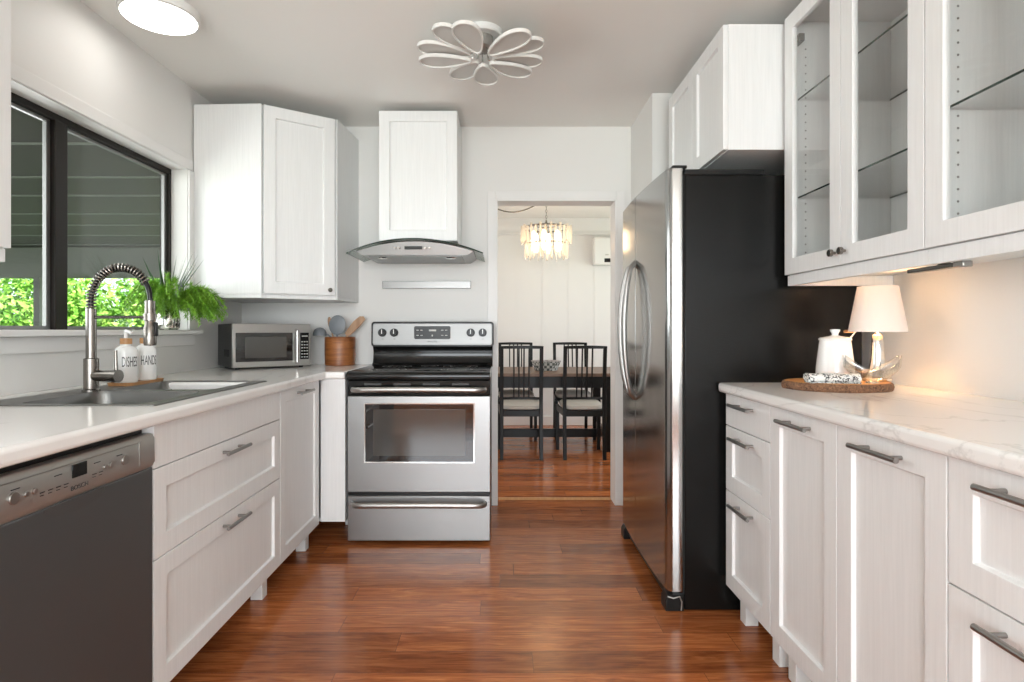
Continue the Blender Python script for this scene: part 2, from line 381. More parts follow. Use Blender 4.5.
# rear window added to house the fill lamp, and the dining window (behind the camera / out of view)
def plain_window(name, loc, rz, w_, h_):
    r = thing(name, None, None, loc, rz, kind='structure'); q = MB()
    q.cells([0, .05, w_/2-.03, w_/2+.03, w_-.05, w_], [0, .05, h_-.05, h_], {(1, 1), (3, 1)}, -.03, .03, PY)
    o = q.build('window_frame', 'trim_paint', r, .003); o['kind'] = 'structure'
plain_window('window_added_rear', (-1.5, YF-.07, .5), 0, 2.8, 1.7)
plain_window('window_3', (DXR+.11, 4.6, .7), PI/2, 1.8, 1.4)

# ------------------------------------------------------------------ outdoors
struct(MB().box(-40, 30, -30, 40, -.5, -.3).build('ground', 'lawn'))
struct(MB().box(-12, XL-TH-.02, -2, 9.8, -.3, -.12).build('ground_patio', 'concrete'))
pr = thing('porch_roof', 'dark grey boarded porch ceiling with pale seams beyond the kitchen window', 'porch roof', (-6, 4, 2.5))
MB().box(-6.5, 4.14, -5, 5.9, .0, .1).build('ceiling_board', 'porch_paint', pr)
for k in range(13):
    y = -4.6+k*.82+random.uniform(-.12, .12)
    MB().box(-6.4, 4.13, y, y+.03, -.012, -.0005).build('batten', 'porch_batten', pr)
MB().box(-6.5, 4.14, 5.55, 5.75, -.50, -.001).build('beam', 'porch_beam', pr, .01)
pp = thing('porch_post', 'slim pale post under the porch beam, seen in the left window pane', 'post', (-7.55, 9.45, -.12))
MB().box(-.05, .05, -.05, .05, .04, 2.115).build('shaft', 'porch_beam', pp, .006)
MB().box(-.08, .08, -.08, .08, 0, .04).build('base_plate', 'porch_beam', pp, .006)
def leaves(mb, n, c, r, size, squash=.8):
    for _ in range(n):
        d = Vector((random.gauss(0, 1), random.gauss(0, 1), random.gauss(0, 1))).normalized()
        rr = random.uniform(.62, 1.0)
        lump = 1+.16*math.sin(d.x*5+c[0])*math.cos(d.z*6+c[1])
        p = Vector((c[0]+d.x*r*rr*lump, c[1]+d.y*r*rr*lump, c[2]+d.z*r*squash*rr*lump))
        u = Vector((random.gauss(0, 1), random.gauss(0, 1), random.gauss(0, 1))).normalized()
        w_ = (d*.8+Vector((random.gauss(0, .5), random.gauss(0, .5), random.gauss(0, .5)))).normalized().cross(u).normalized()
        sz = size*random.uniform(.6, 1.3); k = u.cross(w_)*sz*.12
        mb.add([p-u*sz, p-w_*sz*.42+k, p+u*sz, p+w_*sz*.42+k], [(0, 1, 2, 3)])
bl = ['bright green leafy bush outside, at the left pane of the window', 'bright green bush outside behind the tap, left of the kitchen plant',
      'yellow-green bush outside the window, just behind the potted fern', 'green bush beyond the porch post outside the window']
for i, (bx, by, br_) in enumerate(((-9.6, 12.2, 1.25), (-7.0, 12.2, 1.3), (-4.4, 12.2, 1.25), (-12.3, 12.4, 1.4))):
    r = thing('garden_bush', bl[i], 'bush', (bx, by, -.3), group=None)
    q = MB()
    leaves(q, 6000, (0, 0, 1.45), br_*1.02, .085, 1.25)
    leaves(q, 1200, (.4, -.2, 1.3), br_*.7, .1, 1.1)
    q.build('foliage', 'hedge_leaf', r, fix=False)
    q = MB()
    for k in range(5):
        a = k*1.3; q.tube([(0, 0, 0), (.12*math.cos(a), .12*math.sin(a), .5), (.6*math.cos(a), .6*math.sin(a), 1.5)], [.05, .035, .012], 7)
    q.build('stem', 'bark_grey', r, smooth=True)

# ------------------------------------------------------------------ cabinet kit (local: x width, front faces -y at y=0, z up)
def shaker(w_, h_, st=.06, d=.011, th=.02):
    """door slab w_ x h_, lower-left front corner at the origin"""
    q = MB()
    def R(a, y): return [(a, y, a), (w_-a, y, a), (w_-a, y, h_-a), (a, y, h_-a)]
    q.loft([R(0, th), R(0, 0), R(st, 0), R(st+.004, d)])
    return q
def slab(w_, h_, th=.02): return MB().box(0, w_, 0, th, 0, h_)
def glazed(w_, h_, st=.06, th=.02):
    q = MB()
    def R(a, y): return [(a, y, a), (w_-a, y, a), (w_-a, y, h_-a), (a, y, h_-a)]
    q.loft([R(0, th), R(0, 0), R(st, 0), R(st, th)], close=True)
    return q
def shift(o, x, y, z): o.location = (x, y, z); return o
def bar_handle(parent, cx, z, L=.21, mat='gunmetal'):
    q = MB(); q.tube([(cx-L/2, -.032, z), (cx+L/2, -.032, z)], .0065, 12)
    for s in (-1, 1): q.tube([(cx+s*(L/2-.03), -.032, z), (cx+s*(L/2-.03), 0, z)], .0052, 10)
    return q.build('handle', mat, parent, smooth=True)
def front(root, kind, x0, x1, z0, z1, name, handle=None, mat='cabinet_white', hz=None, st=.06):
    g = .0016; w_, h_ = x1-x0-2*g, z1-z0-2*g
    q = {'shaker': lambda: shaker(w_, h_, st), 'slab': lambda: slab(w_, h_), 'glazed': lambda: glazed(w_, h_, st)}[kind]()
    o = q.build(name, mat, root, .0012); shift(o, x0+g, 0, z0+g)
    if handle: bar_handle(o, w_/2, (h_-.035) if hz is None else hz, handle)
    return o
ZK, ZT = .114, .876
def base_cabinet(name, label, loc, rz, w_, fronts, depth=.60, feet=(True, True)):
    r = thing(name, label, 'cabinet', loc, rz)
    t = .018; y0 = .0205
    q = MB(); q.box(0, t, y0, depth, ZK, ZT-.001); q.box(w_-t, w_, y0, depth, ZK, ZT-.001); q.box(t, w_-t, y0, depth, ZK, ZK+t)
    q.box(t, w_-t, depth-.006, depth, ZK+t, ZT-.001); q.box(t, w_-t, y0, y0+.08, ZT-.019, ZT-.001)
    q.build('body', 'cabinet_white', r, .0008)
    for kind, z0, z1, h, nm in fronts: front(r, kind, 0, w_, z0, z1, nm, h)
    for x in (.03, w_-.08):
        for y in ((.045 if feet[x > .1] else .30), depth-.1):
            MB().box(x, x+.05, y, y+.05, -loc[2], ZK-.0005).build('leg', 'white_plastic', r, .002)
    return r
RZ_L, RZ_R = PI/2, -PI/2
XFL, XFR = -.962, .888
ZR = .011      # the right-hand run stands slightly higher on its feet
D3 = [('slab', .749, .876), ('shaker', .495, .749), ('shaker', .114, .495)]
base_cabinet('sink_base_cabinet', 'wide white base cabinet under the sink with one plain and two framed drawer fronts', (XFL, 1.602, 0), RZ_L, .914,
             [('slab', .749, .876, None, 'false_front'), ('shaker', .495, .749, .175, 'drawer'), ('shaker', .114, .495, .175, 'drawer')])
base_cabinet('base_cabinet', 'narrow white base cabinet with one framed door between the sink drawers and the corner', (XFL, 2.518, 0), RZ_L, .533,
             [('shaker', .114, .876, .175, 'door')], feet=(False, True))
# corner base cabinet, its narrow end faces the camera beside the range
r = thing('corner_base_cabinet', 'plain white corner base cabinet end filling the gap left of the range', 'cabinet', (-.962, 3.076, 0))
q = MB(); q.box(0, .13, 0, .018, ZK+.004, ZT-.001); q.box(.112, .13, .018, .66, ZK+.004, ZT-.001); q.box(-.70, -.0, .55, .66, ZK, ZT-.001); q.box(-.70, .112, .018, .55, ZK, ZK+.02)
q.build('body', 'cabinet_white', r, .0012)
for x, y in ((.05, .30), (.05, .48), (-.6, .48)): MB().box(x, x+.05, y, y+.05, 0, ZK+.003).build('leg', 'white_plastic', r, .002)

base_cabinet('drawer_base_cabinet', 'white base cabinet with three drawers beside the black refrigerator side', (XFR, 2.302, ZR), RZ_R, .381,
             [('slab', .749, .876, .175, 'drawer'), ('shaker', .495, .749, .175, 'drawer'), ('shaker', .114, .495, .175, 'drawer')], .63)
base_cabinet('pullout_base_cabinet', 'white base cabinet with one tall framed door, the farther of two from the camera', (XFR, 1.920, ZR), RZ_R, .381,
             [('shaker', .114, .876, .175, 'door')], .63)
base_cabinet('pullout_base_cabinet', 'white base cabinet with one tall framed door beside the nearest drawers', (XFR, 1.538, ZR), RZ_R, .381,
             [('shaker', .114, .876, .175, 'door')], .63)
base_cabinet('drawer_base_cabinet', 'white base cabinet with tall framed drawers at the lower right edge of the photo', (XFR, 1.156, ZR), RZ_R, .381,
             [('shaker', .622, .876, .175, 'drawer'), ('shaker', .368, .622, .175, 'drawer'), ('shaker', .114, .368, .175, 'drawer')], .63)
base_cabinet('base_cabinet', 'white base cabinet at the camera end of the right worktop, beyond the frame', (XFR, .774, ZR), RZ_R, .762, [('shaker', .114, .876, .175, 'door')], .63)

# worktops
q = MB().cells([XL+.001, -1.525, -1.045, -.928, -.829], [-.6, 1.715, 2.455, 3.052, YB-.001], {(3, 0), (3, 1), (3, 2), (1, 1)}, .876, .914, lambda u, v, t: (u, v, t))
tag(q.build('worktop', 'marble_top', None, .011, seg=4), 'white marble-look worktop with the sink set into it along the left wall', 'worktop')
q = MB().box(.866, XR-.001, .012, 2.328, .876+ZR, .914+ZR)
tag(q.build('worktop', 'marble_top', None, .011, seg=4), 'white marble-look worktop on the right carrying the table lamp', 'worktop')

# ------------------------------------------------------------------ sink
sk = thing('kitchen_sink', 'stainless steel double bowl sink set in the left worktop under the window', 'sink', (-1.285, 2.085, .9142))
rim = MB()
for cy in (-.2025, .2025):
    hx_o, hy_o = .28, .2025
    o_lo = rrect(0, cy, hx_o, hy_o, .012, 0); o_hi = rrect(0, cy, hx_o-.003, hy_o-.0, .012, .004)
    i_hi = rrect(.04, cy, .19, .178, .045, .004); i_lo = rrect(.04, cy, .188, .176, .045, -.004)
    rim.loft([o_lo, o_hi, i_hi, i_lo], False, False)
rim.build('rim', 'sink_steel', sk, smooth=True, fix=True)
for cy in (-.2025, .2025):
    L = [rrect(.04, cy, .188, .176, .045, -.004), rrect(.04, cy, .184, .172, .05, -.03), rrect(.04, cy, .178, .166, .055, -.15), rrect(.04, cy, .168, .156, .05, -.172), rrect(.04, cy, .14, .13, .05, -.18)]
    q = MB().loft(L, False, True); ob = q.build('bowl', 'sink_steel', sk, smooth=True)
    MB().lathe([(.042, -.1795), (.042, -.176), (.034, -.176), (.03, -.179), (.0, -.179)], (.04, cy), 24).build('drain', 'chrome', ob, smooth=True)

# ------------------------------------------------------------------ spring tap
tp = thing('kitchen_faucet', 'brushed nickel spring-neck pull-down tap behind the sink', 'faucet', (-1.452, 2.05, .9185))
MB().lathe([(.028, 0), (.028, .006), (.0235, .01), (.0235, .115), (.0165, .118), (.0165, .292), (.0, .292)], n=28).build('body', 'nickel', tp, smooth=True)
q = MB(); q.tube([(.0, 0, .055), (.085, -.012, .055)], [.019, .021], 20); q.build('valve', 'nickel', tp, smooth=True)
hd = MB(); hd.tube([(.085, -.012, .055), (.108, -.016, .055)], .0225, 20); hd.tube([(.098, -.014, .07), (.096, -.014, .145)], [.006, .005], 10)
hd.build('lever', 'nickel', tp, smooth=True)
R_ = .104
path = [(0, 0, .29), (0, 0, .325)] + [(R_-R_*math.cos(a), 0, .325+R_*1.08*math.sin(a)) for a in [k*PI/30 for k in range(0, 31)]] + [(2*R_, 0, .31)]
MB().tube(path, .0085, 10).build('hose', 'black_plastic', tp, smooth=True)
# helical spring round the hose
import itertools
P_ = [Vector(p) for p in path[:-6]]; seg = [0]
for a, c in zip(P_, P_[1:]): seg.append(seg[-1]+(c-a).length)
tot = seg[-1]; turns = 27; hel = []
for k in range(turns*9+1):
    s_ = tot*k/(turns*9); j = max(i for i in range(len(seg)) if seg[i] <= s_+1e-9); j = min(j, len(P_)-2)
    t = (s_-seg[j])/(seg[j+1]-seg[j]); p = P_[j].lerp(P_[j+1], t); d = (P_[j+1]-P_[j]).normalized()
    u = Vector((0, 1, 0)); w_ = d.cross(u); a = 2*PI*k/9
    hel.append(p+(u*math.cos(a)+w_*math.sin(a))*.0140)
MB().tube(hel, .0032, 6).build('spring', 'nickel', tp, smooth=True)
q = MB(); q.lathe([(.0, .16), (.019, .162), (.0205, .17), (.0205, .225), (.017, .232), (.0165, .32), (.0, .322)], (2*R_, 0), 26)
hd2 = q.build('spray_head', 'nickel', tp, smooth=True)
MB().box(2*R_+.014, 2*R_+.026, -.008, .008, .195, .245).build('button', 'black_plastic', hd2, .003)
q = MB(); q.tube([(0, 0, .262), (2*R_-.015, 0, .262)], .0055, 10); q.lathe([(.021, .25), (.021, .274)], (2*R_, 0), 22); q.build('holder_arm', 'nickel', tp, smooth=True)

# ------------------------------------------------------------------ soap bottles on a tray
ty = thing('bottle_tray', 'small bamboo tray under the two soap bottles behind the sink', 'tray', (-1.483, 2.355, .9186), .05)
MB().loft([rrect(0, 0, .05, .118, .02, 0), rrect(0, 0, .053, .121, .022, .012), rrect(0, 0, .049, .117, .019, .012), rrect(0, 0, .047, .115, .018, .008)]).build('tray_board', 'bamboo', ty, smooth=True)
def soap(label, y, txt):
    r = thing('soap_dispenser', label, 'soap dispenser', (-1.483, y, .927), group='white soap dispensers on the tray')
    MB().lathe([(.0, 0), (.036, .0), (.0405, .004), (.0415, .012), (.0415, .118), (.038, .133), (.027, .143), (.0185, .147), (.0185, .152), (.0, .152)], n=36).build('bottle', 'white_ceramic', r, smooth=True)
    cp = MB().lathe([(.019, .152), (.021, .153), (.021, .175), (.0, .176)], n=28).build('collar', 'bamboo', r, smooth=True)
    q = MB(); q.lathe([(.007, .176), (.007, .198), (.0, .198)], n=16); q.tube([(-.006, .006, .199), (.0, .0, .203), (.03, -.02, .199), (.038, -.026, .192)], [.006, .0075, .0055, .004], 10)
    q.build('pump', 'white_plastic', r, smooth=True)
    text_mesh(txt, .056, 'lettering', 'ink', r, Matrix.Translation((0, 0, .082)), wrap=(.0418, math.radians(-38)), sx=.33, ex=.0003)
soap('white soap bottle with cork collar lettered DISHES', 2.288, 'DISHES')
soap('white soap bottle with cork collar lettered HANDS', 2.412, 'HANDS')

# ------------------------------------------------------------------ potted fern on the sill
pf = thing('potted_fern', 'bushy bright green fern in a silver glass pot on the window sill', 'potted plant', (-1.686, 2.925, 1.1365))
MB().lathe([(.0, .0), (.045, .0), (.054, .01), (.057, .05), (.052, .09), (.046, .1), (.042, .1), (.046, .088), (.05, .05), (.0, .03)], n=30).build('pot', 'mercury_glass', pf, smooth=True)
MB().lathe([(.0, .085), (.044, .085), (.0, .09)], n=20).build('soil', 'bark_grey', pf)
q = MB(); st = MB(); dk = MB()
for k in range(175):
    a = random.uniform(-1.9, 1.5) if k % 3 else random.uniform(-PI, PI)
    L_ = random.uniform(.16, .30)*(1.0 if math.cos(a) > -.2 else .35)*(1.15 if math.sin(a) < -.3 else .9); up_ = random.uniform(.75, 1.9); pts = []
    for j in range(15):
        t = j/14; rr = L_*t*(1.1-.15*t)
        z = .09+L_*(up_*t-(up_*.6+.50)*t*t)
        pts.append(Vector((.02*math.cos(a)+rr*math.cos(a), .02*math.sin(a)+rr*math.sin(a)*.95, z)))
    pts = [Vector((max(p.x, -.06 if p.y < .12 else .04), p.y, p.z)) for p in pts]
    st.tube(pts, [.0015]*15, 4)
    for j in range(1, 14):
        d = (pts[j+1]-pts[j-1]).normalized(); wid = .034*(1-.6*abs(j/14-.35))
        for h in range(11):
            e = Vector((random.gauss(0, 1), random.gauss(0, 1), random.gauss(0, 1))); e = (e-d*e.dot(d)).normalized()
            p0 = pts[j]+(pts[j+1]-pts[j])*random.random(); tip = p0+(e+d*.7).normalized()*wid*random.uniform(.6, 1.1)
            sd = (tip-p0).cross(Vector((random.random(), random.random(), 1))).normalized()*.0024
            q.add([p0-sd, tip, p0+sd], [(0, 1, 2)])
for k in range(34):
    a = random.uniform(-2.6, .3); L_ = random.uniform(.2, .34); lean = random.uniform(.2, .85)
    p0 = Vector((.01*math.cos(a), .01*math.sin(a), .09)); d = Vector((math.cos(a)*lean*.8+.12, math.sin(a)*lean, 1)).normalized()
    s_ = d.cross(Vector((math.cos(a+1), math.sin(a+1), 0))).normalized()*.006
    mid_ = p0+d*L_*.5; tip = p0+d*L_+Vector((d.x, d.y, -.3))*.03
    if tip.x < -.07: tip.x = -.07
    dk.add([p0-s_*.5, mid_-s_, tip, mid_+s_, p0+s_*.5], [(0, 1, 2, 3, 4)])
q.build('foliage', 'leaf_green', pf, fix=False); st.build('stem', 'leaf_green', pf); dk.build('blade_leaf', 'leaf_dark', pf, fix=False)

# ------------------------------------------------------------------ dishwasher
dw = thing('dishwasher', 'built-in dishwasher with silver control strip and dark grey door', 'dishwasher', (-.960, .998, 0), RZ_L)
DWw = .600
MB().box(.004, DWw-.004, .03, .60, .03, .872).build('tub', 'black_plastic', dw)
MB().box(.02, DWw-.02, .07, .09, 0, .1).build('toe_panel', 'black_plastic', dw)
q = MB().prism([(.0, .11), (.03, .11), (.03, .76), (.0, .76)], .003, DWw-.003, 'x'); q.build('door', 'dishwasher_grey', dw, .004)
pnl = MB().prism([(.03, .758), (.004, .758), (-.006, .775), (-.004, .84), (.004, .852), (.03, .852)], .001, DWw-.001, 'x').build('control_panel', 'panel_silver', dw, .003)
# pocket lip below the strip
q = MB(); n = 18
for k in range(n):
    a0, a1 = PI*k/n, PI*(k+1)/n
    q.add([(.31-.095*math.cos(a0), -.003, .7585), (.31-.095*math.cos(a1), -.003, .7585), (.31-.095*math.cos(a1), .0-.001, .757-.03*math.sin(a1)), (.31-.095*math.cos(a0), -.001, .757-.03*math.sin(a0))], [(0, 1, 2, 3)])
q.build('handle_lip', 'dishwasher_grey', dw)
MB().box(.290, .335, -.0072, -.004, .805, .835).build('display', 'black_gloss', pnl, .001)
for x, r_ in ((.135, .013), (.165, .006), (.186, .006), (.396, .006), (.418, .0075), (.470, .013)):
    MB().disc_y(x, .806, r_, -.0095, -.004).build('button', 'brushed_steel', pnl, .001)
q = MB().box(.53, .532, -.0068, -.005, .775, .84)
q.box(.02, .53, -.0064, -.0052, .838, .8392); q.build('panel_line', 'gunmetal', pnl)
q = MB()
for k in range(9):
    x = .20+.022*k
    if .285 < x < .34: continue
    q.box(x, x+.012, -.0068, -.0052, .797, .7985); q.box(x, x+.009, -.0068, -.0052, .791, .7922)
for x in (.24, .36, .44, .13): q.box(x, x+.02, -.0062, -.0045, .822, .8235)
q.build('print_pattern', 'black_plastic', pnl)
text_mesh('BOSCH', .014, 'lettering', 'ink', pnl, Matrix.Translation((.312, -.0063, .7825)) @ UP, ex=.0005, sx=1.2)
text_mesh('Ascenta', .008, 'lettering', 'ink', pnl, Matrix.Translation((.48, -.0058, .829)) @ UP, ex=.0008) if False else None

# ------------------------------------------------------------------ range
rg = thing('kitchen_range', 'freestanding stainless steel electric range with black glass cooktop', 'stove', (-.44, 3.07, 0))
hw = .378
MB().box(-hw+.003, hw-.003, .04, .63, .028, .885).build('body', 'black_plastic', rg, .003)
for x in (-.34, .30):
    for y in (.08, .55): MB().lathe([(.02, 0), (.02, .01), (.012, .012), (.012, .03)], (x+.02, y), 14).build('foot', 'black_plastic', rg)
q = MB().cells([-hw, -.287, .292, hw], [.276, .434, .745, .785], {(1, 1)}, .0, .04, PY)
dr = q.build('oven_door', 'steel_door', rg, .003)
o = MB().loft([[(x, .006, z) for x, y, z in [(a, 0, c) for a, c, _ in rrect(.0025, .5895, .2905, .157, .012, 0)]], [(a, .03, c) for a, c, _ in rrect(.0025, .5895, .2905, .157, .012, 0)]]).build('window_surround', 'oven_glass', dr)
MB().box(-.243, .246, .004, .0062, .468, .714).build('window_pane', 'oven_window', dr)
q = MB().cells([-.2905, -.284, .289, .2955], [.4305, .437, .742, .7485], {(1, 1)}, -.0025, .004, PY); q.build('window_trim', 'chrome', dr, .001)
MB().box(-hw+.002, hw-.002, .005, .04, .786, .868).build('vent_strip', 'black_gloss', dr, .003)
for k in range(4): MB().box(-.29+k*.155, -.20+k*.155, .0035, .0055, .842, .853).build('vent_slot', 'slot_grey', dr)
def arc_handle(z, parent, L=.345):
    pts = [(-L-.008, .0, z-.003), (-L, -.028, z-.001)] + [(x/10*L*.93, -.048-.006*(1-(x/10)**2), z+.003*(1-(x/10)**2)) for x in range(-10, 11)] + [(L, -.028, z-.001), (L+.008, .0, z-.003)]
    MB().tube(pts, .0145, 14, flat=.62).build('handle', 'brushed_steel', parent, smooth=True)
arc_handle(.822, dr)
bgd_shift = .010
wd = MB().box(-hw, hw, .0, .04, .018, .257).build('warming_drawer', 'steel_door', rg, .004)
arc_handle(.218, wd)
MB().box(-hw, hw, .012, .04, .2575, .2755).build('gap_strip', 'black_plastic', rg)
q = MB().prism([(-.022, .875), (-.026, .893), (-.02, .908), (.0, .9165), (.60, .9165), (.60, .886), (.0, .869)], -hw, hw, 'x')
ck_ = q.build('cooktop', 'black_gloss', rg, .003)
for x, y, r_ in ((-.19, .13, .10), (.19, .13, .085), (-.19, .42, .085), (.19, .42, .10), (0, .47, .05)):
    q = MB()
    for rr in (r_, r_*.6): q.loft([[(x+(rr+d_)*math.cos(k*PI/20), y+(rr+d_)*math.sin(k*PI/20), .9172) for k in range(40)] for d_ in (0, .0025)], False, False)
    q.build('burner_ring', 'pale_print', ck_)
# backguard
q = MB().prism([(.52, .9165), (.535, .95), (.545, 1.0), (.53, 1.035), (.63, 1.035), (.63, .90), (.60, .90)], -hw+.006, hw-.006, 'x')
q.prism([(.500, .917), (.515, .932), (.54, .932), (.54, .917)], -hw+.006, hw-.006, 'x')
bgd = q.build('backguard', 'black_gloss', rg, .004); bgd.location.x = bgd_shift
q = MB().loft([[(a, .515, c) for a, c, _ in rrect(0, 1.1085, hw, .078, .018, 0)], [(a, .64, c) for a, c, _ in rrect(0, 1.1085, hw, .078, .018, 0)]])
q.build('backguard_frame', 'black_plastic', bgd, .004)
cp = MB().loft([[(a, .509, c) for a, c, _ in rrect(0, 1.1085, hw-.010, .067, .014, 0)], [(a, .516, c) for a, c, _ in rrect(0, 1.1085, hw-.010, .067, .014, 0)]]).build('control_panel', 'panel_steel', bgd, .002)
q = MB().loft([[(a, .505, c) for a, c, _ in rrect(.0, 1.119, .112, .040, .01, 0)], [(a, .51, c) for a, c, _ in rrect(.0, 1.119, .112, .040, .01, 0)]])
dsp = q.build('display', 'black_plastic', cp, .001)
for x in (-.09, -.066, .062, .086):
    for z in (1.134, 1.102): MB().box(x-.007, x+.007, .5035, .505, z-.002, z+.002).build('key_mark', 'pale_print', dsp)
MB().box(-.02, .025, .5035, .505, 1.127, 1.138).build('clock_readout', 'pale_print', dsp); MB().box(-.004, .004, .5035, .505, 1.096, 1.106).build('key_mark', 'pale_print', dsp)
for x in (-.307, -.234, .237, .311):
    k_ = MB(); k_.disc_y(x, 1.119, .025, .490, .509, 24); k_.disc_y(x, 1.119, .020, .480, .490, 24)
    kb = k_.build('knob', 'black_plastic', cp, .002)
    MB().box(x-.002, x+.002, .4775, .4805, 1.112, 1.138).build('pointer', 'white_plastic', kb)
    MB().box(x-.006, x+.006, .5082, .5092, 1.078, 1.081).build('legend_mark', 'ink', cp)
text_mesh('FRIGIDAIRE', .012, 'lettering', 'ink', cp, Matrix.Translation((0, .5085, 1.063)) @ UP, ex=.0008)

# ------------------------------------------------------------------ hood with its cupboard
hd = thing('range_hood', 'stainless range hood with curved smoked glass canopy', 'range hood', (-.503, 3.764, 1.56))
def zarc(x): return .090-.070*(x/.393)**2
def yf(x): return -.515+.085*(x/.393)**2
q = MB(); n = 28; top = []; 
V = []; F = []
for i in range(n+1):
    x = -.393+.786*i/n
    for (y, dz) in ((yf(x), 0), (yf(x), -.005), (-.003, -.005), (-.003, 0)): V.append((x, y, zarc(x)+dz))
for i in range(n):
    a = i*4; c = a+4
    for j in range(4): k = (j+1) % 4; F.append((a+j, c+j, c+k, a+k))
F += [(0, 1, 2, 3), tuple(n*4+j for j in (3, 2, 1, 0))]
q.add(V, F); can = q.build('glass_canopy', 'smoke_glass', hd)
q = MB().tube([(-.393+.786*i/n, yf(-.393+.786*i/n), zarc(-.393+.786*i/n)-.0025) for i in range(n+1)], .0038, 6)
q.build('glass_edge', 'glass_edge', can, smooth=True)
poly = [(-.30, .006), (.30, .006), (.338, .03)]+[(x/10*.338, zarc(x/10*.338)-.008) for x in range(10, -11, -1)]+[(-.338, .03)]
q = MB(); q.loft([[(u*1.0, -.445+.03*(u/.338)**2, v) for u, v in poly], [(u, -.004, v) for u, v in poly]])
hb = q.build('hood_body', 'steel_door', hd, .003)
MB().box(-.27, .27, -.40, -.05, .0, .007).build('filter_panel', 'dark_steel', hb, .002)
for x in (-.20, .20): MB().lathe([(.028, -.004), (.032, .0), (.032, .006)], (x, -.34), 20).build('hood_lamp', 'chrome', hb)
MB().box(-.055, .045, -.4485, -.443, .036, .054).build('display', 'black_plastic', hb, .001)
for x in (-.11, -.085, .065, .09): MB().disc_y(x, .045, .006, -.450, -.44, 14).build('button', 'nickel', hb)
r = thing('hood_cabinet', 'tall narrow white cupboard with framed door above the range hood', 'cabinet', (-.719, 3.382, 1.655))
MB().box(0, .458, .0205, .380, .0, .760).build('body', 'cabinet_white', r, .001)
front(r, 'shaker', 0, .458, 0, .760, 'door')
ms = MB().box(-.286, .286, -.018, -.001, -.024, .024).build('knife_rack', 'dark_steel', None, .002)
ms.location = (-.488, YB, 1.427); tag(ms, 'slim stainless magnetic knife strip on the wall above the range', 'knife rack')

# ------------------------------------------------------------------ diagonal corner wall cabinet
Z0, Z1 = 1.310, 2.366
r = thing('corner_wall_cabinet', 'white diagonal corner wall cabinet with one framed door above the microwave', 'cabinet', (0, 0, 0))
pA, pB, pC = Vector((-1.300, 3.150)), Vector((-.968, 3.382)), Vector((-.930, YB-.001))
dv = (pB-pA).normalized(); nv = Vector((dv.y, -dv.x))
iA, iB = pA-nv*.021, pB-nv*.021
poly = [(XL+.0065, 3.166), (pA.x-.006, 3.150), (iA.x-.004, iA.y+.004), (iB.x, iB.y), (pB.x+.006, pB.y+.006), (pC.x, pC.y), (XL+.0065, YB-.001)]
MB().prism([(a, c) for a, c in poly], Z0+.02, Z1, 'z').build('body', 'cabinet_white', r, .0015)
MB().prism([(a, c) for a, c in poly], Z0, Z0+.0195, 'z').build('bottom_rail', 'cabinet_white', r, .001)
wd_ = (pB-pA).length
d_ = front(r, 'shaker', .006, wd_-.004, 0, Z1-Z0-.026, 'door', st=.062)
d_.location = (pA.x+dv.x*.006, pA.y+dv.y*.006, Z0+.026); d_.rotation_euler = (0, 0, math.atan2(dv.y, dv.x))
k_ = MB(); k_.disc_y(wd_-.045, .03, .006, -.012, 0, 14); k_.disc_y(wd_-.045, .03, .0125, -.022, -.010, 20); k_.build('knob', 'nickel', d_, .002)
# near-left wall cabinet
r = thing('wall_cabinet', 'white wall cabinet cut by the left edge of the photo beside the window', 'cabinet', (-1.300, .776, 1.35), RZ_L)
MB().box(0, .762, .0205, .38, 0, 1.016).build('body', 'cabinet_white', r, .001)
front(r, 'shaker', 0, .381, 0, 1.016, 'door'); front(r, 'shaker', .381, .762, 0, 1.016, 'door')
MB().box(.005, .757, .012, .03, -.036, -.0005).build('light_rail', 'cabinet_white', r, .002)

# ------------------------------------------------------------------ microwave
mw = thing('microwave_oven', 'small stainless steel microwave oven in the worktop corner', 'microwave', (-1.482, 3.188, .9145), math.radians(40))
mwW, mwH, mwD = .440, .256, .308
MB().box(.002, mwW-.002, .022, mwD, .010, mwH).build('case', 'black_plastic', mw, .006)
for x in (.04, .40):
    for y in (.05, .26): MB().lathe([(.013, 0), (.013, .011)], (x, y), 12).build('foot', 'black_plastic', mw)
fp = MB().box(0, mwW, .0, .022, .010, mwH).build('front_frame', 'brushed_steel', mw, .003)
MB().box(.016, .332, -.004, .001, .042, .205).build('door_glass', 'oven_glass', fp, .002)
MB().box(.065, .295, -.0052, -.0035, .062, .182).build('door_window', 'oven_window', fp, .001)
q = MB().tube([(.350, 0, .03), (.350, -.026, .036), (.350, -.028, .215), (.350, 0, .221)], .008, 12); q.build('handle', 'chrome', fp, smooth=True)
kp = MB().box(.376, .428, -.003, .001, .048, .205).build('keypad', 'black_gloss', fp, .001)
q = MB()
for i in range(3):
    for j in range(6): q.box(.382+i*.0155, .391+i*.0155, -.0038, -.0025, .058+j*.018, .064+j*.018)
q.box(.385, .42, -.0038, -.0025, .182, .187); q.build('key_legend', 'pale_print', kp)
for k in range(5):
    MB().box(.0012, .0025, .07+k*.022, .082+k*.022, .07, .11).build('side_vent', 'void', mw)

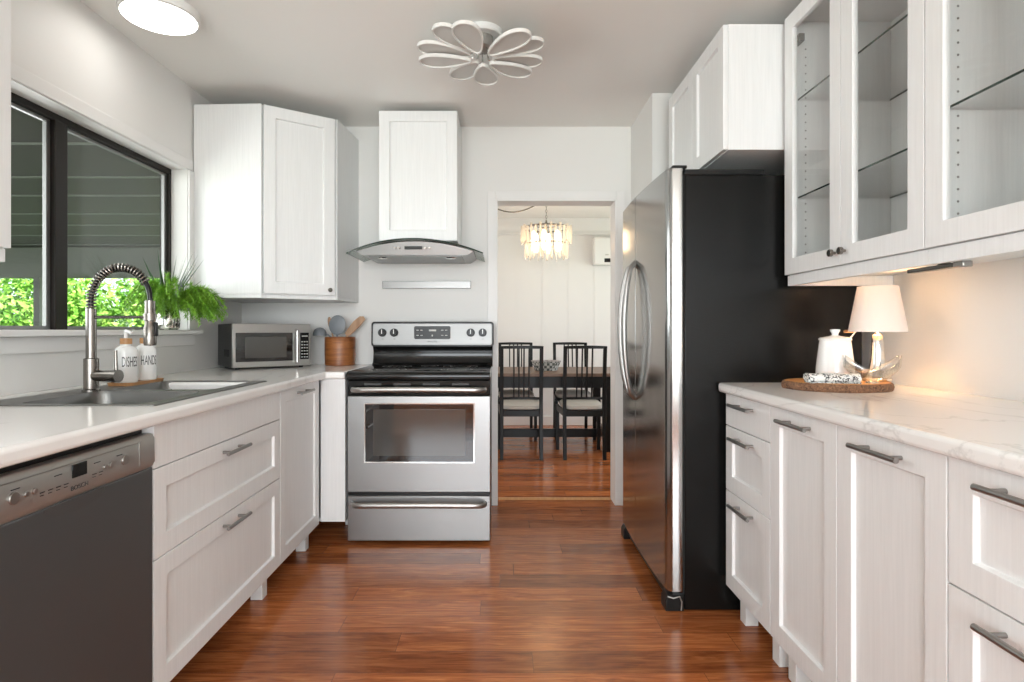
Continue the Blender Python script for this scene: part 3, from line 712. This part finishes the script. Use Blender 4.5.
# ------------------------------------------------------------------ utensil crock
cx_, cy_ = -1.020, 3.655
ck = thing('utensil_crock', 'round reddish wooden crock holding kitchen tools beside the range', 'utensil holder', (cx_, cy_, .9145))
MB().lathe([(.0, 0), (.088, 0), (.093, .004), (.094, .09), (.094, .172), (.091, .177), (.084, .177), (.082, .17), (.08, .02), (.0, .02)], n=44).build('pot', 'acacia', ck, smooth=True)
def utensil(name, label, pts, r, mat, head):
    o = thing(name, label, 'kitchen utensil', (cx_, cy_, .936), group='utensils in the wooden crock')
    MB().tube(pts, r, 10).build('handle', mat, o, smooth=True); head(o)
def ell_head(c, ax, bx, rx, rz, th, name, mat, cup=0.0):
    def f_(o):
        q = MB(); loops = []
        for y_, k in ((-th, .82), (-th*.4, 1), (th*.4, 1), (th, .82)):
            loops.append([(c[0]+rx*k*math.cos(a)*math.cos(ax)-rz*k*math.sin(a)*math.sin(ax), c[1]+y_+cup*(math.cos(a)**2), c[2]+rz*k*math.sin(a)*math.cos(ax)+rx*k*math.cos(a)*math.sin(ax)) for a in [j*2*PI/28 for j in range(28)]])
        q.loft(loops); q.build(name, mat, o, smooth=True)
    return f_
utensil('soup_ladle', 'dark grey ladle hanging over the left rim of the wooden crock', [(.02, .02, .004), (-.06, .0, .155), (-.077, -.01, .172), (-.086, -.01, .170)], .0055, 'grey_silicone',
        lambda o: MB().lathe([(.0, .215), (.018, .212), (.034, .20), (.041, .182), (.043, .163), (.040, .163), (.038, .180), (.031, .196), (.016, .207), (.0, .21)], (-.125, -.01), 26).build('bowl', 'grey_silicone', o, smooth=True))
utensil('wooden_spoon', 'thin wooden spoon standing upright at the left of the crock', [(-.01, .01, .004), (-.055, .03, .16), (-.068, .035, .215)], .005, 'spoon_wood',
        ell_head((-.075, .036, .245), .15, 0, .013, .038, .005, 'bowl', 'spoon_wood'))
utensil('serving_spoon', 'large round grey spoon leaning at the middle of the crock', [(.0, -.02, .004), (-.01, -.03, .12), (-.012, -.03, .20)], .006, 'grey_silicone',
        ell_head((-.008, -.03, .230), -.1, 0, .053, .062, .007, 'bowl', 'grey_silicone'))
def spat(o):
    M = Matrix.Translation((.090, .0, .222)) @ Matrix.Rotation(.74, 4, 'Y')
    q = MB(); pr_ = [(-.016, -.075), (.016, -.075), (.022, -.03), (.025, .03), (.022, .078), (.0, .086), (-.018, .07), (-.026, .02), (-.022, -.03)]
    q.loft([[M @ Vector((u, y, v)) for u, v in pr_] for y in (-.004, .004)]); q.build('blade', 'spoon_wood', o, .002)
utensil('wooden_spatula', 'wooden spatula leaning to the right in the crock', [(-.03, .02, .004), (.045, .0, .17)], .0065, 'spoon_wood', spat)

# ------------------------------------------------------------------ refrigerator
fg = thing('refrigerator', 'side-by-side stainless refrigerator with black side panel', 'refrigerator', (.66, 2.338, 0))
FD = .877; ys = .519
MB().box(.078, .795, .004, FD-.004, .004, 1.762).build('cabinet_body', 'fridge_black', fg, .004)
q = MB().box(.078, .40, .004, FD-.004, 1.7625, 1.785); q.build('top_cover', 'black_plastic', fg, .003)
MB().box(.0705, .0775, .004, FD-.004, .075, 1.765).build('door_gasket', 'void', fg)
def fdoor(y0, y1, name):
    """slightly bowed door with rounded outer edges"""
    n = 14; front_ = []
    for i in range(n+1):
        t = i/n; y = y0+(y1-y0)*t; yy = (y-FD/2)/(FD/2)
        x = .0+.020*yy*yy
        e0 = max(0, 1-(y-y0)/.018) if y0 < .01 else 0; e1 = max(0, 1-(y1-y)/.018) if y1 > FD-.01 else 0
        front_.append((x+.012*(e0**2+e1**2), y))
    return MB().prism(front_+[(.05, y1), (.05, y0)], .07, 1.79, 'z').build(name, 'steel_door', fg, .003)
def fdoor2(y0, y1, name):
    pts = []
    ysn = [y0+(y1-y0)*i/12 for i in range(13)]
    if y0 < .01: ysn = [y0, .003, .008, .015, .025]+[y for y in ysn if y > .03]
    for y in ysn:
        yy = (y-FD/2)/(FD/2); x = -.004+.014*yy*yy
        if y < .025 and y0 < .01: x += .02*(1-y/.025)**2
        pts.append((x, y))
    return MB().prism(pts+[(.070, y1), (.070, y0)], .075, 1.79, 'z').build(name, 'fridge_steel', fg, .004)
d1 = fdoor2(0, ys-.004, 'door'); d2 = fdoor2(ys+.004, FD, 'door')
MB().box(.0505, .066, .001, FD-.001, .08, 1.785).build('door_edge', 'fridge_edge', d1, .002) if False else None
def fhandle(y, s, par):
    pts = []
    for k in range(25):
        t = k/24; z = .80+.667*t; e = min(1, math.sin(PI*t)**.42 if 0 < t < 1 else 0)
        pts.append((-.002-.066*e, y+s*.045*e, z))
    MB().tube(pts, .0125, 12, flat=.8).build('handle', 'brushed_steel', par, smooth=True)
fhandle(ys-.010, -1, d1); fhandle(ys+.010, 1, d2)
q = MB().box(.03, .15, .01, FD-.01, .012, .07); q.build('base_grille', 'black_plastic', fg, .004)
for y in (.0, FD-.07): MB().prism([(.0, .0), (.075, .0), (.075, .062), (.012, .066), (.0, .045)], y, y+.07, 'y').build('hinge_foot', 'black_plastic', fg, .004)
q = MB().tube([(.006, -.002, .062), (.03, -.004, .055), (.055, -.003, .062), (.064, -.003, .04), (.062, -.002, .006)], .003, 8); q.build('frayed_trim', 'panel_silver', fg, smooth=True)
MB().box(.03, .09, .01, .10, 1.7905, 1.803).build('hinge_cover', 'black_plastic', fg, .004)
MB().box(.03, .09, FD-.10, FD-.01, 1.7905, 1.803).build('hinge_cover', 'black_plastic', fg, .004)
for y in (.05, .75):
    MB().box(.60, .66, y, y+.05, 0, .03).build('wheel', 'black_plastic', fg, .004)
MB().box(-.0038, -.0028, .30, .315, .765, .785).build('badge', 'pale_print', fg) if False else None

# cabinet above the refrigerator
r = thing('wall_cabinet', 'short white two-door wall cabinet above the refrigerator', 'cabinet', (XFR, 3.090, 1.859), RZ_R)
MB().box(0, .762, .0205, XR-XFR-.002, 0, .504).build('body', 'cabinet_white', r, .001)
front(r, 'shaker', 0, .381, 0, .504, 'door'); front(r, 'shaker', .381, .762, 0, .504, 'door')
MB().box(.28, .60, .10, .55, -.002, -.0003).build('underside_board', 'porch_paint', r) if False else None

# ------------------------------------------------------------------ glazed wall cabinets
XU = 1.12
def glass_cabinet(label, yfar, shelves, knobs=True):
    r = thing('glass_wall_cabinet', label, 'cabinet', (XU, yfar, 1.350), RZ_R)
    w_, h_, dp, t = .762, 1.016, XR-XU-.002, .018; y0 = .0205
    q = MB(); q.box(0, t, y0, dp, 0, h_); q.box(w_-t, w_, y0, dp, 0, h_); q.box(t, w_-t, y0, dp, 0, t); q.box(t, w_-t, y0, dp, h_-t, h_); q.box(t, w_-t, dp-.008, dp, t, h_-t)
    q.build('body', 'cabinet_white', r, .001)
    for x in (t, w_-t-.0006):
        q = MB()
        for yy in (.075,):
            for k in range(26):
                z = .09+k*.032
                q.loft([[(x+dx, yy+.0033*math.cos(a), z+.0033*math.sin(a)) for a in [j*PI/4 for j in range(8)]] for dx in (0, .0006)])
        q.build('pin_hole_row', 'gunmetal', r)
    for z in shelves:
        sh = MB().box(t+.001, w_-t-.001, y0+.025, dp-.012, z-.003, z+.003).build('shelf', 'cabinet_glass', r)
        MB().box(t+.001, w_-t-.001, y0+.0235, y0+.025, z-.003, z+.003).build('shelf_edge', 'glass_edge', sh)
        MB().box(t+.001, w_-t-.001, dp-.012, dp-.0105, z-.003, z+.003).build('shelf_edge', 'glass_edge', sh)
    for i in range(2):
        d = front(r, 'glazed', i*.381, (i+1)*.381, 0, h_, 'door', st=.062)
        MB().box(.058, .377-.058, .009, .013, .058, h_-.062).build('door_glass', 'cabinet_glass', d)
        kx = .381-.03 if i == 0 else .027
        k_ = MB(); k_.disc_y(kx, .042, .005, -.014, 0, 12); k_.disc_y(kx, .042, .0125, -.024, -.012, 20); k_.build('knob', 'nickel', d, .002)
        for hz in (h_-.12,):
            hx_ = .02 if i == 0 else .377-.07
            MB().box(hx_, hx_+.05, .022, .045, hz, hz+.03).build('hinge', 'nickel', d, .003)
    MB().box(.004 if yfar > 2 else -.0005, w_-.0005, .012, .03, -.041, -.001).build('light_rail', 'cabinet_white', r)
    MB().box(.004, .022, .0305, dp, -.041, -.001).build('light_rail', 'cabinet_white', r, .002) if yfar > 2 else None
    return r
glass_cabinet('white wall cabinet with two glazed doors and glass shelves next to the refrigerator', 2.301, (.305, .69))
glass_cabinet('white glazed wall cabinet cut by the upper right edge of the photo', 1.538, (.365, .72))
r = thing('cabinet_light_bar', 'short grey light bar fixed under the glazed wall cabinets', 'light', (1.170, 1.46, 1.300))
MB().box(-.012, .012, 0, .20, -.004, .008).build('housing', 'nickel', r, .003)
MB().box(-.013, .013, -.004, .03, -.006, .010).build('end_cap', 'gunmetal', r, .003)
MB().box(-.006, .006, .06, .09, .008, .045).build('bracket', 'nickel', r)

# ------------------------------------------------------------------ things on the right worktop
ZW = .9145+ZR
SC = .955
r = thing('serving_board', 'oval slice of wood with bark edge on the right worktop', 'board', (1.243*SC, 2.155*SC, ZW), -.12); r.scale = (SC, SC, SC)
def blob(k, a): return k*(1+.03*math.sin(3*a+1)+.018*math.sin(7*a)+.01*math.sin(13*a))
L = []
for z, k in ((0, .985), (.004, 1.0), (.014, 1.012), (.024, 1.0), (.0285, .985)):
    L.append([(.186*blob(k, a)*math.cos(a), .140*blob(k, a)*math.sin(a), z) for a in [j*2*PI/64 for j in range(64)]])
MB().loft(L).build('bark_edge', 'bark', r, smooth=True)
L = [[(.186*blob(k, a)*math.cos(a), .140*blob(k, a)*math.sin(a), z) for a in [j*2*PI/64 for j in range(64)]] for z, k in ((.0286, .955), (.0296, .95))]
MB().loft(L).build('top_face', 'slice_wood', r)
ZB = ZW+.0299*SC
r = thing('canister', 'white ceramic lidded canister standing on the wood slice', 'canister', (1.272*SC, 2.215*SC, ZB)); r.scale = (SC, SC, SC)
MB().lathe([(.0, 0), (.062, 0), (.067, .006), (.065, .05), (.058, .11), (.053, .150), (.0, .150)], n=44).build('jar', 'white_ceramic', r, smooth=True)
MB().lathe([(.056, .1502), (.057, .156), (.051, .161), (.02, .166), (.011, .170), (.012, .178), (.0175, .186), (.0175, .192), (.0, .194)], n=40).build('lid', 'white_ceramic', r, smooth=True)
r = thing('table_lamp', 'small silver table lamp with lit fabric shade under the glazed cabinets', 'lamp', (1.402*SC, 2.165*SC, ZB)); r.scale = (SC, SC, SC)
LPX = r
MB().lathe([(.0, 0), (.046, .0), (.048, .008), (.040, .02), (.031, .035), (.024, .075), (.0205, .12), (.019, .165), (.015, .172), (.008, .176), (.008, .205), (.0, .205)], n=36).build('base', 'chrome', r, smooth=True)
sh = MB(); n = 48
def cone(r0, r1, z0, z1): return [[(rr*math.cos(k*2*PI/n), rr*math.sin(k*2*PI/n), z) for k in range(n)] for rr, z in ((r0, z0), (r1, z1))]
a_, c_ = cone(.096, .066, .183, .352), cone(.0948, .0648, .183, .352)
sh.loft([a_[0], a_[1], c_[1], c_[0]], close=True); sh.build('shade', 'shade_fabric', r, smooth=True)
q = MB().lathe([(.012, .205), (.012, .267), (.0, .267)], n=14); q.build('socket', 'white_plastic', r, smooth=True)
MB().lathe([(.0, .268), (.012, .272), (.023, .292), (.023, .307), (.012, .322), (.0, .326)], n=20).build('bulb', 'warm_bulb', r, smooth=True)
q = MB()
for a in (0, 2*PI/3, 4*PI/3): q.tube([(0, 0, .23), (.04*math.cos(a+.4), .04*math.sin(a+.4), .20), (.095*math.cos(a), .095*math.sin(a), .187)], .0012, 6)
q.build('shade_ring', 'nickel', r)
q = MB().tube([(-.05, .03, .20), (-.075, .05, .155), (-.066, .055, .11), (-.068, .06, .04), (-.04, .04, .003)], .0028, 8); q.build('cord', 'white_plastic', r, smooth=True)
MB().box(-.082, -.052, .055, .08, .178, .19, Matrix.Rotation(.0, 4, 'Y')).build('cord_switch', 'bamboo', r, .004)
r = thing('glass_dish', 'boat-shaped silver glass dish with two pointed wings in front of the lamp', 'dish', (1.322*SC, 2.072*SC, ZB), -.08); r.scale = (SC, SC, SC)
q = MB(); L = []; nn = 24; mm = 8
for i in range(nn+1):
    u = -1+2*i/nn; row = []
    hgt = .012+.072*abs(u)**1.7; wdt = .042*math.sqrt(max(0, 1-u*u*.97))
    zb = .006+.052*abs(u)**2.4
    for j in range(mm+1):
        v_ = -1+2*j/mm
        row.append((u*.095, wdt*v_, zb+(hgt+.02*(1-abs(u))-zb+.016)*abs(v_)**2))
    L.append(row)
V = [p for row in L for p in row]; F = []
for i in range(nn):
    for j in range(mm): a = i*(mm+1)+j; F.append((a, a+1, a+mm+2, a+mm+1))
q.add(V, F); o = q.build('bowl', 'dish_glass', r, smooth=True)
so_ = o.modifiers.new('thick', 'SOLIDIFY'); so_.thickness = .003; so_.offset = 1
MB().lathe([(.0, 0), (.022, 0), (.02, .004), (.012, .006), (.0, .0065)], n=24).build('foot', 'chrome', r, smooth=True)
r = thing('rolled_napkin', 'rolled white cloth napkin with black print lying on the wood slice', 'napkin', (1.182*SC, 2.078*SC, ZB), -.12); r.scale = (SC, SC, SC)
q = MB(); L = []
for i in range(13):
    x = -.088+.176*i/12
    L.append([(x, .021*(1+.08*math.sin(i*1.3+3*a))*math.cos(a)*1.25, .0175+.0168*(1+.07*math.sin(i*.9+2*a))*math.sin(a)) for a in [k*2*PI/18 for k in range(18)]])
q.loft(L); o = q.build('cloth', 'printed_cloth', r, smooth=True)
q = MB().loft([[(x, -.026+.005*math.sin(x*60), .004) , (x, -.034, .001), (x, .0, .001), (x, .0, .004)] for x in [-.085+.17*i/8 for i in range(9)]]); q.build('cloth_edge', 'printed_cloth', o)

# ------------------------------------------------------------------ kitchen ceiling lights
r = thing('ceiling_light', 'flat round white ceiling light, lit, near the window', 'ceiling light', (-1.408, 2.385, ZC))
MB().lathe([(.149, -.001), (.149, -.034), (.143, -.038), (.139, -.038), (.139, -.02), (.0, -.02), (.0, -.001)], n=56).build('housing', 'white_plastic', r, smooth=True)
MB().lathe([(.1385, -.021), (.1385, -.0375), (.10, -.040), (.0, -.041)], n=56).build('diffuser', 'lamp_diffuser', r, smooth=True)
r2 = copy_tree(r); r2.location = (-.1, -1.1, ZC); r2['label'] = 'flat round white ceiling light added unseen behind the camera as kitchen fill'  # second light added out of view to brighten the kitchen
r = thing('flower_ceiling_light', 'white ceiling light of ten open petal rings in a flower shape', 'ceiling light', (-.09, 2.568, ZC))
MB().lathe([(.092, -.001), (.092, -.022), (.086, -.028), (.0, -.028)], n=40).build('canopy', 'white_plastic', r, smooth=True)
MB().lathe([(.052, -.0285), (.052, -.075), (.045, -.08), (.0, -.08)], n=32).build('hub', 'panel_silver', r, smooth=True)
for i, (deg, dz) in enumerate(((86, -.012), (118, .002), (172, -.012), (194, .004), (231, .012), (255, -.002), (313.5, -.004), (341.5, .012), (16.6, .002), (40, -.012))):
    a = math.radians(deg); q = MB(); pts = []
    for k in range(48):
        t = 2*PI*k/48; u = .5-.5*math.cos(t); wv = math.sin(t)*(.42+.58*u)
        pts.append(Vector((.050+.232*u, .074*wv, -.112+dz+.012*u)))
    M = Matrix.Rotation(a, 4, 'Z'); L = []
    for k in range(48):
        p = pts[k]; tt = (pts[(k+1) % 48]-pts[k-1]).normalized(); nn_ = Vector((-tt.y, tt.x, 0)).normalized()
        L.append([M @ (p+nn_*sx_*.0032+Vector((0, 0, sz_*.0075))) for sx_, sz_ in ((-1, -1), (1, -1), (1, 1), (-1, 1))])
    q.loft(L, close=True); pt = q.build('petal', 'led_ring', r, smooth=True)
    pl = MB().loft([[M @ (p+Vector((0, 0, dz_))) for p in pts] for dz_ in (-.001, .003)]); pl.build('petal_panel', 'petal_acrylic', pt)
    q = MB(); q.tube([M @ Vector((.03, 0, -.07)), M @ Vector((.04, 0, -.10+dz)), M @ Vector((.07, 0, -.108+dz))], .004, 8); q.build('petal_arm', 'chrome', pt, smooth=True)

# ------------------------------------------------------------------ dining room
tb = thing('dining_table', 'long dark dining table with brown plank top beyond the doorway', 'dining table', (.44, 5.80, 0))
MB().box(-1.05, 1.05, -.46, .50, .705, .735).build('tabletop', 'table_oak', tb, .004)
q = MB().cells([-.98, -.955, .515-.0, .54], [-.44, -.415, .42, .445], {(1, 1)}, .600, .704, lambda u, v, t: (u, v, t)); q.build('apron', 'chair_black', tb, .002)
for x in (-.97, .53):
    for y in (-.41, .34): MB().box(x, x+.075, y, y+.075, 0, .7035).build('leg', 'chair_black', tb, .003)
MB().box(-.895, .53, -.12, -.08, .085, .165).build('stretcher', 'chair_black', tb, .003)
MB().box(.54, .595, -.335, .34, .085, .165).build('stretcher', 'chair_black', tb, .003)
MB().box(-.96, -.905, -.335, .34, .085, .165).build('stretcher', 'chair_black', tb, .003)
def chair():
    r = thing('dining_chair', '', 'chair')
    wB = .173
    for s in (-1, 1):
        q = MB().loft([[(s*wB+a, y+b_, z) for a, b_ in ((-.016, -.014), (.016, -.014), (.016, .014), (-.016, .014))] for y, z in ((-.0, 0), (.035, .45), (.03, .55), (-.03, .992))])
        q.build('leg', 'chair_black', r, .003)
        q = MB().loft([[(s*.195+a, .45+b_, z) for a, b_ in ((-.016, -.014), (.016, -.014), (.016, .014), (-.016, .014))] for z in (0, .43)])
        q.build('leg', 'chair_black', r, .003)
    MB().loft([[(x, -.03-.0+.02*(1-(x/wB)**2)+dy, z) for dy, z in ((-.011, .972), (.011, .972), (.011, 1.000-.004*(x/wB)**2), (-.011, 1.000-.004*(x/wB)**2))] for x in [-.189+.378*i/10 for i in range(11)]]).build('top_rail', 'chair_black', r, .002)
    MB().loft([[(x, .03+.02*(1-(x/wB)**2)+dy, z) for dy, z in ((-.01, .525), (.01, .525), (.01, .545), (-.01, .545))] for x in [-.157+.314*i/8 for i in range(9)]]).build('lower_rail', 'chair_black', r, .002)
    for x in (-.066, -.022, .022, .066):
        yb_, yt_ = .03+.02*(1-(x/wB)**2), -.03+.02*(1-(x/wB)**2)
        MB().loft([[(x+a, y+b_, z) for a, b_ in ((-.0065, -.005), (.0065, -.005), (.0065, .005), (-.0065, .005))] for y, z in ((yb_, .54), (yt_, .975))]).build('spindle', 'chair_black', r)
    MB().cells([-.157, -.14, .14, .157], [.03, .05, .44, .46], {(1, 1)}, .375, .43, lambda u, v, t: (u, v, t)).build('seat_frame', 'chair_black', r, .002)
    for s in (-1, 1): MB().loft([[(s*x+a, y, z) for a, z in ((-.009, .375), (.009, .375), (.009, .432), (-.009, .432))] for x, y in ((.175, .045), (.197, .44))]).build('side_rail', 'chair_black', r, .002)
    q = MB(); L = []
    for k, z in ((.90, .431), (.985, .437), (1, .452), (.985, .468), (.90, .482), (.6, .490)):
        L.append([(.185*k*math.copysign(abs(math.cos(a))**.45, math.cos(a)) * (1+.08*math.sin(a)), .252+.215*k*math.copysign(abs(math.sin(a))**.45, math.sin(a)), z) for a in [j*2*PI/40 for j in range(40)]])
    q.loft(L).build('seat_cushion', 'seat_linen', r, smooth=True)
    return r
c0 = chair(); G = 'black slatted dining chairs round the table'
spots = [((.170, 5.06), 0, 'black slat-backed dining chair at the near left of the table, back to the kitchen'),
         ((.722, 5.06), 0, 'black slat-backed dining chair at the near right of the table, back to the kitchen'),
         ((.15, 6.42), PI, 'black slat-backed dining chair across the table at the left, facing the kitchen'),
         ((.755, 6.42), PI, 'black slat-backed dining chair across the table at the right, facing the kitchen')]
for i, ((x, y), rz, lb) in enumerate(spots):
    o = c0 if i == 0 else copy_tree(c0)
    o.location = (x, y, 0); o.rotation_euler = (0, 0, rz); o['label'] = lb; o['group'] = G
r = thing('table_basket', 'shallow patterned oval basket at the centre of the dining table', 'basket', (.435, 5.72, .7355))
MB().lathe([(.0, 0), (.105, 0), (.112, .006), (.142, .085), (.147, .092), (.140, .092), (.105, .01), (.0, .008)], n=40, ex=1, ey=.75).build('bowl', 'basket_weave', r, smooth=True)
L = [[(k*math.cos(a), .75*k*math.sin(a), z) for a in [j*2*PI/40 for j in range(40)]] for k, z in ((.147, .092), (.150, .097), (.144, .10), (.139, .093))]
MB().loft(L, close=True).build('rim', 'porch_beam', r, smooth=True)

# chandelier
cx0, cy0 = .443, 5.80
ch = thing('chandelier', 'round two-tier chandelier of glowing glass prisms over the dining table', 'chandelier', (cx0, cy0, ZC))
q = MB()
for R0, z in ((.235, -.30), (.20, -.46), (.10, -.28)):
    q.tube([(R0*math.cos(a), R0*math.sin(a), z) for a in [k*2*PI/48 for k in range(48)]], .005, 6, closed=True)
for a in (0, PI/2, PI, 1.5*PI):
    q.tube([(0, 0, -.25), (.235*math.cos(a), .235*math.sin(a), -.30)], .004, 6); q.tube([(.235*math.cos(a), .235*math.sin(a), -.30), (.20*math.cos(a), .20*math.sin(a), -.46)], .003, 6)
q.tube([(0, 0, -.22), (0, 0, -.45)], .008, 8); q.build('frame', 'nickel', ch, smooth=True)
for R0, z1, cnt, hh in ((.245, -.295, 30, .165), (.208, -.455, 26, .15)):
    for k in range(cnt):
        a = 2*PI*k/cnt; zz = z1+(.016 if k % 2 else -.004)
        M = Matrix.Translation((R0*math.cos(a), R0*math.sin(a), 0)) @ Matrix.Rotation(a, 4, 'Z')
        q = MB(); tri = [(-.009, -.011), (.012, 0), (-.009, .011)]
        q.loft([[M @ Vector((u, v, z)) for u, v in tri] for z in (zz, zz-hh+.012)] + [[M @ Vector((u*.3, v*.3, zz-hh)) for u, v in tri]])
        q.build('prism', 'prism_glass', ch)
for k in range(6):
    a = k*PI/3+.3; x, y = .135*math.cos(a), .135*math.sin(a)
    MB().lathe([(.0, -.335), (.016, -.34), (.026, -.37), (.026, -.50), (.018, -.53), (.0, -.54)], (x, y), 12).build('bulb', 'prism_bulb', ch, smooth=True)
q = MB()
for k in range(9):
    z = -.01-.028*k; M = Matrix.Translation((0, 0, z)) @ Matrix.Rotation(k*PI/2, 4, 'Z')
    q.tube([M @ Vector((.008*math.cos(t), 0, .016*math.sin(t)-.01)) for t in [j*PI/5 for j in range(10)]], .0022, 5, closed=True)
q.build('chain', 'nickel', ch, smooth=True)
pts = [Vector((0, 0, -.005))  .lerp(Vector((-.75, -.35, -.005)), t) - Vector((0, 0, .17*math.sin(PI*t))) for t in [k/16 for k in range(17)]]
MB().tube(pts, .006, 6).build('swag_chain', 'nickel', ch, smooth=True)
# wall heater
r = thing('wall_heater', 'white wall-mounted heater box with dark slot on the dining wall', 'wall heater', (1.27, DYB-.005, 1.90))
MB().box(-.195, .195, -.13, 0, 0, .325).build('casing', 'white_plastic', r, .02, seg=4)
MB().box(-.07, .17, -.134, -.128, .03, .075).build('outlet_slot', 'black_plastic', r, .002)
MB().box(-.06, -.02, -.1325, -.129, .11, .125).build('badge', 'pale_print', r)
